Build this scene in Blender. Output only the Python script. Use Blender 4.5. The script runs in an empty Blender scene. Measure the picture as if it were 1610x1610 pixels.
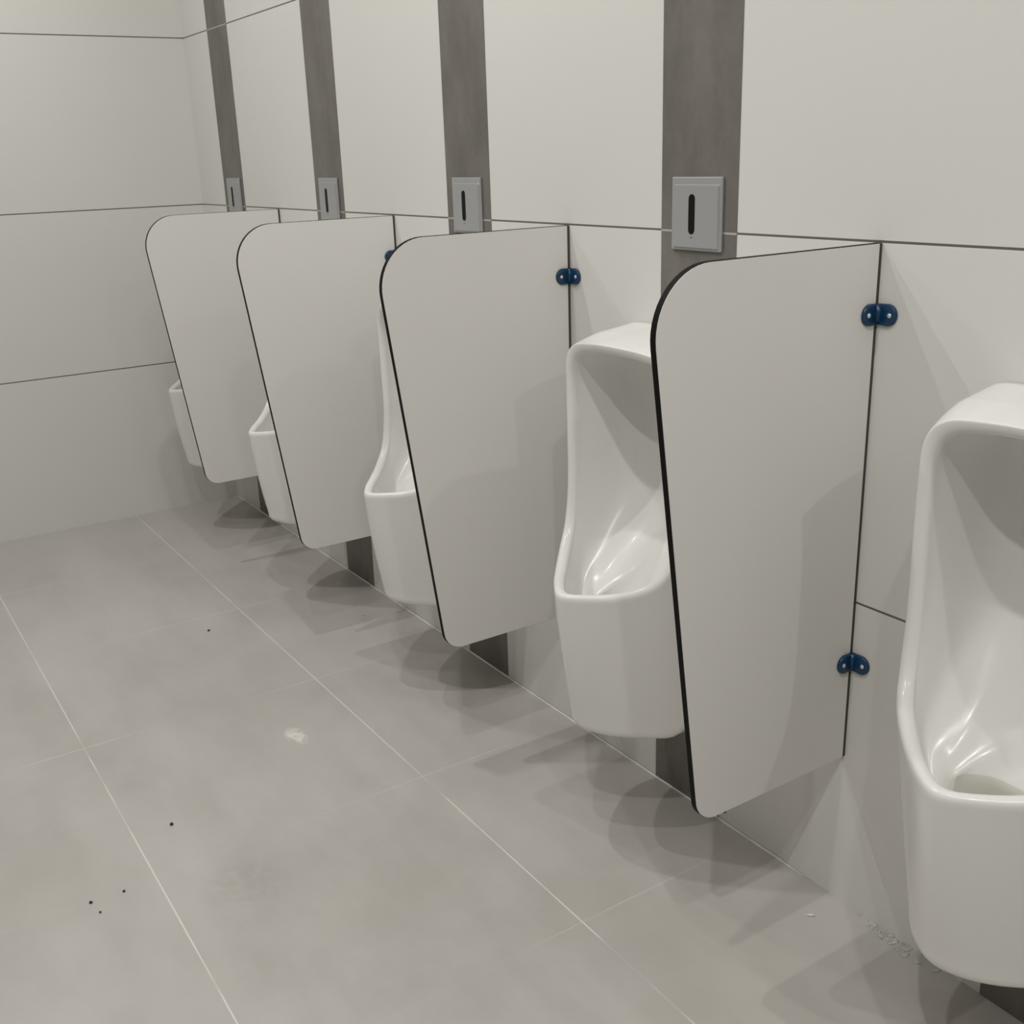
import bpy, bmesh, math, random
from mathutils import Vector, Matrix

random.seed(4)
SC = bpy.context.scene
COL = SC.collection

# ------------------------------------------------------------------ camera
def make_camera():
    loc = Vector((1.10218, -1.40546, 1.34585))
    yaw, pitch, roll, fpx = 0.997185, 0.320967, -0.0346185, 1690.1
    cy, sy, cp, sp = math.cos(yaw), math.sin(yaw), math.cos(pitch), math.sin(pitch)
    f = Vector((-sy * cp, cy * cp, -sp))
    r = Vector((cy, sy, 0.0))
    u = r.cross(f)
    c, s = math.cos(roll), math.sin(roll)
    r2, u2 = c * r + s * u, -s * r + c * u
    cam = bpy.data.cameras.new('camera')
    cam.sensor_fit = 'HORIZONTAL'
    cam.sensor_width = 36.0
    cam.lens = fpx / 1610.0 * 36.0
    cam.clip_start = 0.02
    ob = bpy.data.objects.new('camera', cam)
    M = Matrix((r2, u2, -f)).transposed().to_4x4()
    M.translation = loc
    ob.matrix_world = M
    COL.objects.link(ob)
    SC.camera = ob
make_camera()

# ------------------------------------------------------------------ light
CEIL = 2.86
SC.view_settings.view_transform = 'Standard'
SC.view_settings.look = 'None'
SC.view_settings.gamma = 1.0
SC.view_settings.use_curve_mapping = False
SC.view_settings.exposure = 0.0

world = bpy.data.worlds.new('world')
SC.world = world
world.use_nodes = True
world.node_tree.nodes['Background'].inputs[0].default_value = (0.9, 0.95, 1.0, 1)
world.node_tree.nodes['Background'].inputs[1].default_value = 0.02

def downlight_or_fill(x, y, power, size=0.06):
    l = bpy.data.lights.new('downlight_or_fill', 'AREA')
    l.shape = 'DISK'
    l.size = size
    l.energy = power
    l.color = (1.0, 0.991, 0.966)
    o = bpy.data.objects.new('downlight_or_fill', l)
    o.location = (x, y, CEIL - 0.012)
    COL.objects.link(o)

for x, y, p in ((-0.95, -0.73, 10.2), (0.10, -1.15, 8.8), (-2.50, -1.00, 11), (1.20, -1.15, 9), (1.00, -1.70, 17.5),
                (-1.40, -1.50, 12.8), (2.60, -0.60, 10.5), (-2.20, -2.30, 5), (2.60, -2.30, 2)):  # lamps read from floor shadows come first; the rest are added unseen fill
    downlight_or_fill(x, y, p)

# ------------------------------------------------------------------ helpers
def tag(o, label=None, cat=None, group=None, kind=None):
    if label: o['label'] = label
    if cat: o['category'] = cat
    if group: o['group'] = group
    if kind: o['kind'] = kind
    return o

def link(name, bm, m, parent=None, smooth=False, loc=None):
    me = bpy.data.meshes.new(name)
    bmesh.ops.recalc_face_normals(bm, faces=bm.faces)
    bm.to_mesh(me)
    bm.free()
    me.materials.append(m)
    if smooth:
        for p in me.polygons: p.use_smooth = True
    o = bpy.data.objects.new(name, me)
    COL.objects.link(o)
    if parent: o.parent = parent
    if loc: o.location = loc
    return o

def empty(name, loc, label, cat, group=None):
    o = bpy.data.objects.new(name, None)
    o.empty_display_size = 0.05
    o.location = loc
    COL.objects.link(o)
    return tag(o, label, cat, group)

def add_box(bm, lo, hi, bevel=0.0, seg=2):
    ret = bmesh.ops.create_cube(bm, size=1.0)
    vs = ret['verts']
    for v in vs:
        v.co = Vector([lo[i] + (v.co[i] + 0.5) * (hi[i] - lo[i]) for i in range(3)])
    if bevel > 0:
        es = list({e for v in vs for e in v.link_edges})
        bmesh.ops.bevel(bm, geom=es, offset=bevel, segments=seg, affect='EDGES', profile=0.5)
    return bm

def copy_tree(o, parent=None):
    c = o.copy()
    COL.objects.link(c)
    if parent: c.parent = parent
    for ch in list(o.children): copy_tree(ch, c)
    return c

# ------------------------------------------------------------------ materials
class NT:
    def __init__(self, name):
        self.m = bpy.data.materials.new(name)
        self.m.use_nodes = True
        self.t = self.m.node_tree
        self.b = self.t.nodes['Principled BSDF']
    def n(self, kind, **kw):
        nd = self.t.nodes.new(kind)
        for k, v in kw.items(): setattr(nd, k, v)
        return nd
    def l(self, a, b): self.t.links.new(a, b)
    def val(self, sock, v):
        if hasattr(v, 'is_output'): self.l(v, sock)
        else: sock.default_value = v
    def math(self, op, a, b=0.0, c=None):
        nd = self.n('ShaderNodeMath', operation=op)
        self.val(nd.inputs[0], a); self.val(nd.inputs[1], b)
        if c is not None: self.val(nd.inputs[2], c)
        return nd.outputs[0]
    def mix(self, fac, a, b):
        nd = self.n('ShaderNodeMix', data_type='RGBA')
        self.val(nd.inputs[0], fac)
        self.val(nd.inputs[6], a); self.val(nd.inputs[7], b)
        return nd.outputs[2]
    def pos(self):
        g = self.n('ShaderNodeNewGeometry')
        s = self.n('ShaderNodeSeparateXYZ')
        self.l(g.outputs['Position'], s.inputs[0])
        return g.outputs['Position'], s.outputs
    def noise(self, vec, scale, detail=4.0, rough=0.55, stretch=None):
        if stretch:
            mp = self.n('ShaderNodeMapping')
            mp.inputs['Scale'].default_value = stretch
            self.l(vec, mp.inputs['Vector'])
            vec = mp.outputs[0]
        nd = self.n('ShaderNodeTexNoise')
        nd.inputs['Scale'].default_value = scale
        nd.inputs['Detail'].default_value = detail
        nd.inputs['Roughness'].default_value = rough
        self.l(vec, nd.inputs['Vector'])
        return nd.outputs['Fac']
    def ramp(self, v, lo, hi, a=0.0, b=1.0):
        nd = self.n('ShaderNodeMapRange', interpolation_type='SMOOTHSTEP')
        self.val(nd.inputs[0], v)
        nd.inputs[1].default_value = lo; nd.inputs[2].default_value = hi
        nd.inputs[3].default_value = a; nd.inputs[4].default_value = b
        return nd.outputs[0]
    def joint(self, coord, origin, pitch, half):
        d = self.math('PINGPONG', self.math('SUBTRACT', coord, origin), pitch / 2)
        return self.ramp(d, half * 0.7, half * 1.3, 1.0, 0.0)
    def bump(self, h, strength=0.2, dist=0.002):
        nd = self.n('ShaderNodeBump')
        nd.inputs['Strength'].default_value = strength
        nd.inputs['Distance'].default_value = dist
        self.l(h, nd.inputs['Height'])
        self.l(nd.outputs[0], self.b.inputs['Normal'])

def rgb(r, g, b): return (r, g, b, 1.0)

def mat_wall(name, white=True):
    k = NT(name)
    p, xyz = k.pos()
    j = k.math('MULTIPLY', k.joint(xyz[2], 0.0, 0.6, 0.0019), k.math('GREATER_THAN', xyz[2], 0.3))
    if white:
        base = k.mix(k.noise(p, 1.6, 3), rgb(.665, .652, .622), rgb(.70, .687, .657))
        grout = rgb(.13, .12, .105)
        k.b.inputs['Roughness'].default_value = 0.32
        k.b.inputs['Specular IOR Level'].default_value = 0.35
    else:
        n1 = k.noise(p, 9.0, 6, 0.65, (1, 1, 0.45))
        n2 = k.noise(p, 70.0, 4, 0.6)
        base = k.mix(k.ramp(n1, .3, .72), rgb(.108, .099, .086), rgb(.172, .160, .141))
        base = k.mix(k.math('MULTIPLY', n2, 0.30), base, rgb(.22, .208, .19))
        grout = rgb(.42, .40, .37)
        k.b.inputs['Roughness'].default_value = 0.5
    k.l(k.mix(j, base, grout), k.b.inputs['Base Color'])
    h = k.math('SUBTRACT', 1.0, j)
    k.bump(h, 0.5, 0.002)
    return k.m

def mat_floor():
    k = NT('floor_tile')
    p, xyz = k.pos()
    n1 = k.noise(p, 2.2, 6, 0.6, (0.55, 1.5, 1))
    n2 = k.noise(p, 6.5, 5, 0.6)
    n3 = k.noise(p, 1.3, 2, 0.5)
    base = k.mix(k.ramp(n1, .28, .72), rgb(.405, .386, .356), rgb(.495, .475, .442))
    base = k.mix(k.math('MULTIPLY', k.ramp(n2, .35, .75), 0.35), base, rgb(.51, .49, .465))
    base = k.mix(k.math('MULTIPLY', k.ramp(n3, .4, .7), 0.22), base, rgb(.47, .41, .37))
    # long joints run with the wall, cross joints are partly filled and faint
    jy = k.joint(xyz[1], -0.4284, 0.6103, 0.0015)
    jx = k.joint(xyz[0], -0.2190, 0.6068, 0.0015)
    wear = k.ramp(k.noise(p, 3.1, 3, 0.5), .36, .50, 0.12, 1.0)
    wear2 = k.ramp(k.noise(p, 2.3, 3, 0.5), .42, .62, 0.05, 0.55)
    jj = k.math('MAXIMUM', k.math('MULTIPLY', jy, wear), k.math('MULTIPLY', jx, wear2))
    base = k.mix(jj, base, rgb(.68, .66, .625))
    # pale plaster smudge and powder in the tile beside the second joint
    def spot(x, y, rx, ry, lo=0.3):
        dx = k.math('DIVIDE', k.math('SUBTRACT', xyz[0], x), rx)
        dy = k.math('DIVIDE', k.math('SUBTRACT', xyz[1], y), ry)
        d = k.math('ADD', k.math('MULTIPLY', dx, dx), k.math('MULTIPLY', dy, dy))
        n = k.noise(p, 40.0, 3, 0.6)
        return k.math('MULTIPLY', k.ramp(d, lo, 1.0, 1.0, 0.0), k.ramp(n, .35, .6))
    base = k.mix(k.math('MULTIPLY', spot(-1.175, -0.593, .055, .03, .05), .75), base, rgb(.78, .76, .71))
    base = k.mix(k.math('MULTIPLY', spot(-.70, -.90, .09, .10, .1), .25), base, rgb(.30, .285, .26))
    base = k.mix(k.math('MULTIPLY', spot(.13, -.03, .16, .06, .1), .7), base, rgb(.50, .485, .46))
    dust = k.math('MULTIPLY', k.ramp(k.math('ADD', xyz[0], k.math('MULTIPLY', n2, .10)), -3.17, -3.02, 1.0, 0.0), .55)
    base = k.mix(dust, base, rgb(.47, .455, .425))
    k.l(base, k.b.inputs['Base Color'])
    r = k.ramp(n2, .3, .8, 0.34, 0.48)
    k.l(r, k.b.inputs['Roughness'])
    k.b.inputs['Specular IOR Level'].default_value = 0.35
    k.bump(k.math('SUBTRACT', k.math('MULTIPLY', n2, 0.15), jj), 0.25, 0.001)
    return k.m

def mat_plain(name, col, rough=0.4, metal=0.0, spec=0.5, coat=0.0, vary=0.0):
    k = NT(name)
    k.b.inputs['Roughness'].default_value = rough
    k.b.inputs['Metallic'].default_value = metal
    k.b.inputs['Specular IOR Level'].default_value = spec
    k.b.inputs['Coat Weight'].default_value = coat
    k.b.inputs['Coat Roughness'].default_value = 0.05
    tc = k.n('ShaderNodeTexCoord')
    n = k.noise(tc.outputs['Object'], 6.0, 4)
    dk = tuple(c * (1 - vary) for c in col)
    k.l(k.mix(n, rgb(*dk), rgb(*col)), k.b.inputs['Base Color'])
    return k.m

M_WALL = mat_wall('white_wall_tile')
M_STRIP = mat_wall('grey_stone_tile', False)
M_FLOOR = mat_floor()
M_CEIL = mat_plain('ceiling_paint', (.40, .40, .39), 0.9)
M_ROOM = mat_plain('plain_wall_tile', (.42, .415, .40), 0.5)
M_CERAMIC = mat_plain('white_vitreous_china', (.795, .785, .757), 0.22, 0, 0.30, 0.05, 0.01)
M_BASIN = mat_plain('olive_basin', (.69, .675, .61), 0.3, 0, 0.3, 0, 0.1)  # darker olive tone for the drain basin faces
M_LAM = mat_plain('white_laminate', (.775, .760, .728), 0.42, 0, 0.35, 0, 0.015)
M_CORE = mat_plain('black_phenolic_core', (.007, .006, .005), 0.6, 0, 0.12, 0, 0.2)
M_GASK = mat_plain('dark_gasket', (.075, .068, .058), 0.7, 0, 0.3, 0, 0.2)
M_BLUE = mat_plain('blue_protective_film', (.004, .046, .120), 0.30, 0, 0.45, 0.1, 0.35)
M_SCREW = mat_plain('steel_screw', (.72, .74, .74), 0.3, 0.6, 0.5)
M_PLATE = mat_plain('satin_grey_metal', (.40, .40, .40), 0.42, 0.35, 0.5, 0, 0.06)
M_SLOT = mat_plain('black_window', (.005, .005, .0045), 0.5, 0, 0.15)
M_MARK = mat_plain('grey_print', (.10, .10, .10), 0.6)
M_GROUT = mat_plain('white_grout', (.84, .82, .78), 0.8, 0, 0.3, 0, 0.15)
M_DIRT = mat_plain('dark_grit', (.06, .055, .045), 0.9, 0, 0.2, 0, 0.3)
M_DUST = mat_plain('plaster_bit', (.74, .72, .68), 0.9, 0, 0.2, 0, 0.1)

M_MORTAR = mat_plain('pale_mortar', (.58, .57, .54), 0.9, 0, 0.2, 0, 0.2)

# ------------------------------------------------------------------ setting
XB, XN, YF = -3.2342, 3.0, -3.2
def slab(name, lo, hi, m):
    bm = bmesh.new()
    add_box(bm, lo, hi)
    return tag(link(name, bm, m), kind='structure')

slab('floor', (XB - .1, YF - .1, -0.1), (XN + .1, 0.1, 0.0), M_FLOOR)
slab('ceiling', (XB - .1, YF - .1, CEIL), (XN + .1, 0.1, CEIL + 0.1), M_CEIL)
slab('wall_right', (XB - .1, 0.0, 0.0), (XN + .1, 0.1, CEIL), M_WALL)
slab('wall_back', (XB - .1, YF - .1, 0.0), (XB, 0.0, CEIL), M_WALL)
slab('wall_left', (XB, YF - .1, 0.0), (XN + .1, YF, CEIL), M_ROOM)
slab('wall_front', (XN, YF, 0.0), (XN + .1, 0.0, CEIL), M_ROOM)

PITCH = 0.809
URX = [0.401, -0.4090, -1.2235, -2.0290, -2.8580]     # urinal / strip centre lines
STX = [0.405, -0.4108, -1.2187, -2.0264, -2.8441 - 0.014]
PANX = [0.0, -0.8087, -1.6123, -2.4410]
for i, x in enumerate(STX):
    slab('trim_%d' % (i + 1), (x - 0.100, -0.0012, 0.0), (x + 0.100, 0.0, CEIL), M_STRIP)

# bead of white grout along the foot of the tiled wall, patchy near the front
def grout_bead():
    bm = bmesh.new()
    n = 150
    x0, x1 = XB + .02, -0.05
    rows = []
    for i in range(n + 1):
        x = x0 + (x1 - x0) * i / n
        taper = min(1.0, (x1 - x) / 0.10 + 0.08)
        h = (0.0026 + 0.0014 * random.random()) * taper
        d = (0.0026 + 0.0014 * random.random()) * taper
        rows.append([bm.verts.new(c) for c in ((x, -0.0014, h), (x, -d * .62, h * .62), (x, -d, 0.0002))])
    for a, b in zip(rows, rows[1:]):
        for q in range(2):
            bm.faces.new((a[q], b[q], b[q + 1], a[q + 1]))
    return tag(link('trim_6', bm, M_GROUT, smooth=True), kind='structure')
grout_bead()

# ------------------------------------------------------------------ urinal
def cr(p0, p1, p2, p3, t):
    return 0.5 * ((2 * p1) + (-p0 + p2) * t + (2 * p0 - 5 * p1 + 4 * p2 - p3) * t * t
                  + (-p0 + 3 * p1 - 3 * p2 + p3) * t ** 3)

def ring(half, sub=4):
    """closed loop from the stations of its right half (bottom centre to top centre)"""
    P = [Vector(c) for c in half]
    m = lambda v: Vector((-v.x, v.y, v.z))
    full = P + [m(v) for v in P[-2:0:-1]]
    n = len(full)
    out = []
    for i in range(n):
        for s in range(sub):
            out.append(cr(full[i - 1], full[i], full[(i + 1) % n], full[(i + 2) % n], s / sub))
    return out

RIM = [(0, -.3306, .5618), (.0465, -.309, .5658), (.0965, -.2691, .5737), (.1422, -.2257, .5951),
       (.1626, -.1971, .6366), (.1692, -.1834, .7115), (.1724, -.1802, .8021), (.173, -.180, .9029),
       (.1646, -.1853, .9647), (.134, -.191, .997), (.070, -.195, 1.008), (0, -.196, 1.010)]
WALLR = [(0, -.0005, .262), (.05, -.0005, .262), (.10, -.0005, .262), (.138, -.0005, .272), (.150, -.0005, .34),
         (.166, -.0005, .52), (.181, -.0005, .72), (.189, -.0005, .91), (.194, -.0005, .982), (.182, -.0005, 1.0155),
         (.090, -.0005, 1.0195), (0, -.0005, 1.020)]
FOOT = [(0, -.2899, .274), (.0497, -.2651, .2691), (.0962, -.2134, .2664), (.1352, -.1491, .2722),
        (.156, -.1094, .367), (.171, -.10, .58), (.177, -.10, .75), (.1815, -.10, .91), (.1825, -.10, .978),
        (.163, -.105, 1.0095), (.080, -.105, 1.0155), (0, -.105, 1.0165)]
def lerp(a, b, t, bulge=0.0):
    out = []
    for p, q in zip(a, b):
        v = Vector(p).lerp(Vector(q), t)
        v.y -= bulge
        out.append(v)
    return out
def under(a, inset, dz):
    out = []
    for i, p in enumerate(a):
        w = (1.0, 1.0, 1.0, .8, .3, 0, 0, 0, 0, 0, 0, 0)[i]   # only along the foot
        out.append(Vector((p[0] * (1 - .06 * w), p[1] + inset * w, p[2] - dz * w)))
    return out
INNER = [(0, -.311, .5615), (.0405, -.291, .5655), (.084, -.2535, .5745), (.1245, -.214, .597), (.144, -.189, .640),
         (.151, -.1785, .713), (.1545, -.1765, .803), (.155, -.1775, .897), (.1475, -.1815, .950), (.122, -.187, .982),
         (.065, -.191, .9935), (0, -.192, .9955)]
CREST = [(p[0] * .5 + q[0] * .5, min(p[1], q[1]) * .6 + max(p[1], q[1]) * .4 - (.001 if i < 3 else .0035),
          max(p[2], q[2]) + (.0042 if i < 4 else .001))
         for i, (p, q) in enumerate(zip(RIM, INNER))]
CORNER = [(0, -.298, .50), (.038, -.278, .50), (.076, -.238, .50), (.106, -.200, .508), (.125, -.176, .556),
          (.134, -.125, .622), (.137, -.075, .70), (.137, -.060, .86), (.127, -.056, .932), (.099, -.056, .966),
          (.05, -.058, .976), (0, -.06, .978)]
PIT = [(0, -.285, .44), (.030, -.265, .44), (.060, -.226, .455), (.087, -.205, .495), (.110, -.161, .551),
       (.119, -.104, .624), (.122, -.046, .705), (.121, -.036, .85), (.108, -.036, .915), (.082, -.040, .946),
       (.042, -.043, .955), (0, -.044, .957)]
PITREAR = [(0, -.166, .425), (.028, -.172, .427), (.052, -.192, .452), (.074, -.207, .497), (.097, -.151, .549),
           (.104, -.091, .625), (.105, -.034, .71), (.104, -.026, .845), (.092, -.027, .905), (.070, -.031, .935),
           (.036, -.034, .943), (0, -.035, .945)]
EDGE = [(0, -.159, .509), (.028, -.163, .509), (.052, -.181, .508), (.066, -.200, .508), (.083, -.142, .549),
        (.086, -.081, .626), (.086, -.027, .715), (.084, -.021, .84), (.074, -.021, .895), (.056, -.025, .922),
        (.029, -.028, .930), (0, -.029, .932)]
BRINK = [(p[0], p[1] - .0035, p[2] - .012) if i < 3 else tuple(.5 * (u + v) for u, v in zip(p, q))
         for i, (p, q) in enumerate(zip(EDGE, PITREAR))]
BACK = [(0, -.141, .533), (.018, -.142, .533), (.033, -.147, .534), (.045, -.146, .541), (.054, -.116, .574),
        (.056, -.062, .640), (.056, -.028, .715), (.052, -.018, .80), (.045, -.017, .85), (.034, -.018, .87),
        (.018, -.018, .878), (0, -.018, .88)]
SPINE = [(0, -.122, .560), (.007, -.122, .560), (.012, -.120, .563), (.017, -.114, .571), (.020, -.094, .594),
         (.022, -.060, .642), (.022, -.028, .71), (.020, -.018, .77), (.017, -.016, .80), (.012, -.016, .815),
         (.006, -.016, .82), (0, -.016, .822)]

def crn(P, t):
    """non-uniform (centripetal) spline through four points, between the middle two"""
    k = [0.0]
    for a, b in zip(P, P[1:]):
        k.append(k[-1] + max((b - a).length, 1e-6) ** 0.5)
    u = k[1] + (k[2] - k[1]) * t
    f = lambda a, b, ka, kb: a * ((kb - u) / (kb - ka)) + b * ((u - ka) / (kb - ka))
    A = [f(P[i], P[i + 1], k[i], k[i + 1]) for i in range(3)]
    B = [f(A[0], A[1], k[0], k[2]), f(A[1], A[2], k[1], k[3])]
    return f(B[0], B[1], k[1], k[2])

def urinal_mesh():
    bm = bmesh.new()
    rings = [WALLR, lerp(WALLR, FOOT, .5), under(lerp(WALLR, FOOT, .93), .012, .006), FOOT,
             lerp(FOOT, RIM, .10, .0035), lerp(FOOT, RIM, .5, .007), lerp(FOOT, RIM, .92, .003), RIM, CREST, INNER,
             lerp(INNER, CORNER, .15), lerp(INNER, CORNER, .6), CORNER, PIT, PITREAR, BRINK, EDGE, BACK, SPINE]
    R = [ring([tuple(v) for v in r], 5) for r in rings]
    n = len(R[0])
    loops = []
    SUB = 4
    for i in range(len(R) - 1):
        for s in range(SUB):
            row = []
            for j in range(n):
                p1, p2 = R[i][j], R[i + 1][j]
                p0 = R[i - 1][j] if i > 0 else p1 * 2 - p2
                p3 = R[i + 2][j] if i + 2 < len(R) else p2 * 2 - p1
                row.append(bm.verts.new(crn((p0, p1, p2, p3), s / SUB)))
            loops.append(row)
    loops.append([bm.verts.new(c) for c in R[-1]])
    for a, b in zip(loops, loops[1:]):
        for i in range(n):
            j = (i + 1) % n
            bm.faces.new((a[i], a[j], b[j], b[i]))
    c = bm.verts.new((0, -.045, .665))
    for i in range(n):
        bm.faces.new((loops[-1][i], loops[-1][(i + 1) % n], c))
    bm.faces.new(loops[0])
    # soften the bowl, but keep the brink of the drain basin crisp
    soft = []
    for k in range(SUB * 10 + 2, len(loops)):
        for i in range(n):
            near = min(i, n - i) <= 13
            if not (near and SUB * 12 <= k <= SUB * 16): soft.append(loops[k][i])
    for _ in range(10):
        bmesh.ops.smooth_vert(bm, verts=soft, factor=.5, use_axis_x=True, use_axis_y=True, use_axis_z=True)
    bm.verts.index_update()
    basin = {loops[k][i] for k in range(SUB * 12 + 2, SUB * 16 + 1) for i in range(n) if min(i, n - i) <= 12}
    for f in bm.faces:
        if all(v in basin for v in f.verts): f.material_index = 1
    return bm

u_label = ['nearest urinal, cut off by the right edge of the photo, drain basin visible',
           'white wall-hung urinal between the nearest and second nearest partition panels, whole bowl front visible',
           'white urinal half hidden behind the second nearest partition panel, left part of bowl showing',
           'white urinal whose pointed lip and side peek from behind the third partition panel',
           'farthest urinal in the corner, only a small lip tip showing behind the farthest panel']
def build_urinals():
    bm = urinal_mesh()
    first = None
    for i, x in enumerate(URX):
        if first is None:
            o = link('urinal', bm, M_CERAMIC, smooth=True)
            o.data.materials.append(M_BASIN)
            first = o
        else:
            o = first.copy()
            COL.objects.link(o)
        o.location = (x, 0, 0)
        tag(o, u_label[i], 'urinal', 'row of white urinals along the tiled wall')
build_urinals()

# ------------------------------------------------------------------ partitions
def fillet_poly(pts, rad, seg=14):
    out = []
    n = len(pts)
    for i, p in enumerate(pts):
        r = rad[i]
        p = Vector(p)
        if r <= 0:
            out.append(p); continue
        a = (Vector(pts[i - 1]) - p).normalized()
        b = (Vector(pts[(i + 1) % n]) - p).normalized()
        ang = a.angle(b)
        d = r / math.tan(ang / 2)
        c = p + (a + b).normalized() * (r / math.sin(ang / 2))
        s, e = p + a * d - c, p + b * d - c
        tot = s.angle(e)
        sgn = 1 if s.x * e.y - s.y * e.x > 0 else -1
        for k in range(seg + 1):
            t = sgn * tot * k / seg
            out.append(c + Vector((s.x * math.cos(t) - s.y * math.sin(t), s.x * math.sin(t) + s.y * math.cos(t))))
    return out

def extrude_yz(bm, pts, x0, x1):
    a = [bm.verts.new((x0, p.x, p.y)) for p in pts]
    b = [bm.verts.new((x1, p.x, p.y)) for p in pts]
    n = len(pts)
    bm.faces.new(a); bm.faces.new(b)
    for i in range(n):
        bm.faces.new((a[i], a[(i + 1) % n], b[(i + 1) % n], b[i]))

TH = 0.0125
def panel_outline(inset, back):
    zt, zb = 1.1985 - inset, 0.3015 + inset
    # the front edge leans back towards the wall at the foot
    f = lambda z: -(0.4535 - (1.09 - z) * 0.1255) + inset
    return fillet_poly([(back, zt), (f(zt), zt), (f(zb), zb), (back, zb)], [0, .098 - inset, .047 - inset, 0])

def add_round_leg(bm, plane, length, zc, h, th, ang):
    """D-shaped leg of a bracket lying on a face; plane 'p' (panel, x = 0) or 'w' (wall, y = 0)"""
    r = h / 2
    pts = [(0.0, -r + .0015), (length - r, -r)]
    for k in range(1, 12):
        t = -math.pi / 2 + math.pi * k / 12
        pts.append((length - r + r * math.cos(t), r * math.sin(t)))
    pts += [(length - r, r), (0.0, r - .0008)]
    lo, hi = [], []
    for d, z in pts:
        if plane == 'p':
            lo.append(bm.verts.new((0.0002, -d, zc + z))); hi.append(bm.verts.new((th, -d, zc + z)))
        else:
            lo.append(bm.verts.new((d, -0.0004, zc + z))); hi.append(bm.verts.new((d, -th, zc + z)))
    n = len(pts)
    bm.faces.new(lo); top = bm.faces.new(hi)
    for i in range(n):
        bm.faces.new((lo[i], lo[(i + 1) % n], hi[(i + 1) % n], hi[i]))
    es = [e for e in top.edges]
    bmesh.ops.bevel(bm, geom=es, offset=th * .45, segments=3, affect='EDGES', profile=.5)

def bracket(parent, zc):
    bm = bmesh.new()
    add_round_leg(bm, 'p', .0385, zc, .0345, .0058, 0)
    add_round_leg(bm, 'w', .0385, zc, .0345, .0058, 0)
    bmesh.ops.create_cone(bm, cap_ends=True, segments=20, radius1=.0062, radius2=.0062, depth=.0275,
                          matrix=Matrix.Translation((.0042, -.0042, zc + .0020)))
    b = link('wall_bracket', bm, M_BLUE, parent, smooth=False)
    for p in b.data.polygons: p.use_smooth = True
    b['label'] = 'blue film-covered corner bracket'
    for s in ('p', 'w'):
        bm = bmesh.new()
        bmesh.ops.create_uvsphere(bm, u_segments=14, v_segments=8, radius=.0040)
        for v in bm.verts: v.co.z *= .55
        if s == 'p':
            M = Matrix.Translation((.0056, -.0265, zc)) @ Matrix.Rotation(math.pi / 2, 4, 'Y')
        else:
            M = Matrix.Translation((.0265, -.0056, zc)) @ Matrix.Rotation(math.pi / 2, 4, 'X')
        bm.transform(M)
        link('screw', bm, M_SCREW, b, smooth=True)

p_label = ['nearest white partition panel, the largest one, with two blue brackets at the wall',
           'second nearest white partition panel, with one blue bracket near its top',
           'third nearest white partition panel, its blue bracket half hidden by the panel in front',
           'farthest white partition panel, closest to the back wall, no bracket in view']
for i, x in enumerate(PANX):
    root = empty('urinal_partition', (x, 0, 0), p_label[i], 'partition', 'row of white partition panels between urinals')
    bm = bmesh.new()
    extrude_yz(bm, panel_outline(0.0, -0.0015), -TH + .0009, -.0009)
    c = link('panel_core', bm, M_CORE, root)
    c['label'] = 'thin black edge of the panel'
    for xa, xb in ((-.0009, 0.0), (-TH, -TH + .0009)):
        bm = bmesh.new()
        extrude_yz(bm, panel_outline(0.0007, -0.0062), xa, xb)
        link('laminate_face', bm, M_LAM, root)
    bm = bmesh.new()
    add_box(bm, (-TH * .8, -.0060, .302), (.0003, -.0004, 1.198))
    link('gasket', bm, M_GASK, root)['label'] = 'dark seam between panel and wall'
    if i == 0:
        bm = bmesh.new()
        bmesh.ops.create_uvsphere(bm, u_segments=10, v_segments=7, radius=.0030)
        bm.transform(Matrix.Translation((-.003, -.292, .3000)))
        link('sealant_drip', bm, M_GASK, root, smooth=True)['label'] = 'dark drip under the lower edge'
        bracket(root, 1.0905); bracket(root, .4905)
    elif i in (1, 2):
        bracket(root, 1.0925 if i == 1 else 1.09)

# ------------------------------------------------------------------ flush sensor plates
def sensor():
    root = empty('flush_sensor', (0, 0, 0), '', 'sensor')
    bm = bmesh.new()
    add_box(bm, (-.066, -.0060, -.065), (.066, -.0005, .065), .0016)
    link('back_plate', bm, M_PLATE, root)
    # raised cover with a bevelled top edge and a rounded slot cut through it
    bm = bmesh.new()
    hw, z0, z1 = .060, -.061, .052
    outer = fillet_poly([(-hw, z0), (hw, z0), (hw, z1), (-hw, z1)], [.002] * 4, 3)
    lo = [bm.verts.new((p.x, -.0058, p.y)) for p in outer]
    hi = [bm.verts.new((p.x * .975, -.0090, p.y * .972)) for p in outer]
    n = len(outer)
    bm.faces.new(hi); bm.faces.new(lo)
    for i in range(n):
        bm.faces.new((lo[i], lo[(i + 1) % n], hi[(i + 1) % n], hi[i]))
    link('cover', bm, M_PLATE, root)
    bm = bmesh.new()
    sl = fillet_poly([(-.0168, -.0360), (-.0002, -.0360), (-.0002, .0350), (-.0168, .0350)], [.0082] * 4, 8)
    a = [bm.verts.new((p.x, -.0085, p.y)) for p in sl]
    b = [bm.verts.new((p.x, -.0094, p.y)) for p in sl]
    n = len(sl)
    bm.faces.new(a); bm.faces.new(b)
    for i in range(n):
        bm.faces.new((a[i], a[(i + 1) % n], b[(i + 1) % n], b[i]))
    link('sensor_window', bm, M_SLOT, root)['label'] = 'black vertical sensor slot'
    bm = bmesh.new()
    add_box(bm, (-.0125, -.0093, -.0425), (-.0050, -.0088, -.0410))
    link('printed_mark', bm, M_MARK, root)['label'] = 'tiny grey printed mark under the slot'
    return root

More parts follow.
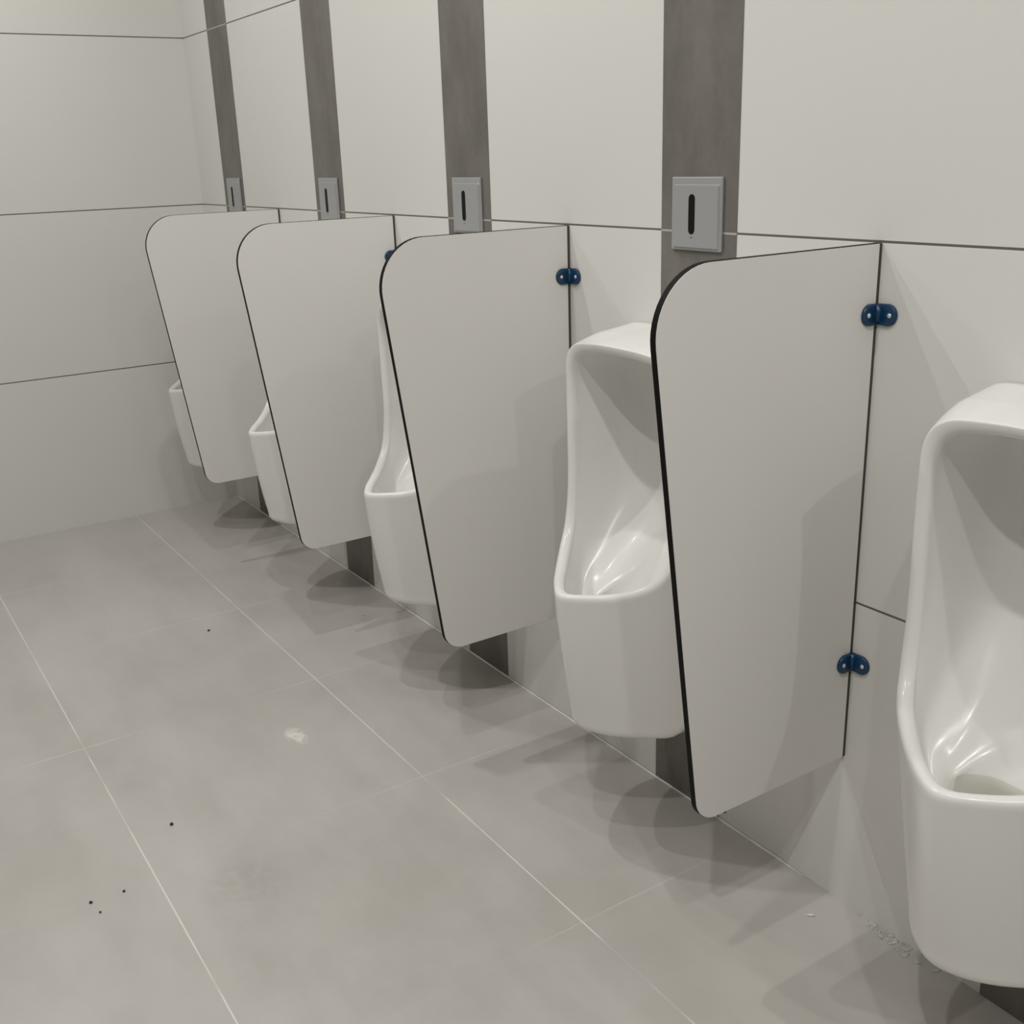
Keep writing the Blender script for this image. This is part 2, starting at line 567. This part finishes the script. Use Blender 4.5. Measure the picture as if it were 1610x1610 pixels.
s_label = ['nearest and largest grey flush sensor plate, on the widest grey tile strip',
           'second nearest grey flush sensor plate, above the second nearest partition panel',
           'third nearest grey flush sensor plate, just above the third partition panel',
           'farthest small grey flush sensor plate, above the farthest partition panel']
SX = [(-.4095, 1.2315), (-1.2175, 1.2320), (-2.0215, 1.2325), (-2.8465, 1.2335)]
first = sensor()
for i, (x, z) in enumerate(SX):
    o = first if i == 0 else copy_tree(first)
    o.location = (x, -.0012, z)
    tag(o, s_label[i], 'sensor', 'grey flush sensor plates on the tile strips')

# ------------------------------------------------------------------ bits on the floor
def crumb(x, y, r, m, name, label, cat, flat=.6, stretch=1.0, rot=0.0):
    bm = bmesh.new()
    bmesh.ops.create_icosphere(bm, subdivisions=2, radius=r)
    for v in bm.verts:
        v.co *= 1 + .35 * (random.random() - .5)
        v.co.x *= stretch
        v.co.z *= flat
    zmin = min(v.co.z for v in bm.verts)
    bm.transform(Matrix.Rotation(rot, 4, 'Z') @ Matrix.Translation((0, 0, -zmin)))
    o = link(name, bm, m, loc=(x, y, 0.0001))
    return tag(o, label, cat)
def mortar():
    bm = bmesh.new()
    for i in range(46):
        x = random.choice((.105, .15, .19)) + random.gauss(0, .016)
        y = -.004 - .022 * random.random() ** 2
        r = .0016 + .0034 * random.random() ** 2
        M = Matrix.Translation((x, y, 0.0)) @ Matrix.Rotation(random.random() * 3, 4, 'Z') @ Matrix.Diagonal((1.7, 1, .42, 1))
        ret = bmesh.ops.create_icosphere(bm, subdivisions=2, radius=r, matrix=M)
        for v in ret['verts']:
            v.co += Vector([(random.random() - .5) * r * .4 for _ in range(3)])
            v.co.z = max(v.co.z, .0003)
    tag(link('mortar_residue', bm, M_MORTAR, smooth=True),
        'rough pale mortar crumbs along the wall foot left of the nearest urinal', 'mortar', kind='stuff')
mortar()
crumb(-.982, -.959, .0042, M_DIRT, 'grit_crumb', 'dark grit crumb alone on the tile between the two long pale joints', 'crumb')
crumb(-.814, -1.103, .0030, M_DIRT, 'grit_crumb', 'small dark crumb just left of the left long floor joint', 'crumb')
crumb(-.817, -1.165, .0034, M_DIRT, 'grit_crumb', 'leftmost dark crumb on the floor, in the lower left tile', 'crumb')
crumb(-.777, -1.157, .0024, M_DIRT, 'grit_crumb', 'tiny dark crumb below the leftmost crumb on the floor', 'crumb')
crumb(-1.927, -.562, .0040, M_DIRT, 'grit_crumb', 'farthest dark crumb on the floor, beyond the middle of the left tiles', 'crumb')
crumb(.012, -.078, .0034, M_DUST, 'plaster_flake', 'white plaster flake on the floor below the nearest panel, towards the wall', 'flake', .4, 2.2, .9)
crumb(-1.745, -.133, .0036, M_DUST, 'plaster_flake', 'small white flake in the shadow left of the second nearest panel', 'flake')
crumb(-1.273, -.058, .0034, M_DUST, 'plaster_flake', 'small white flake in the shadow under the second nearest panel', 'flake')
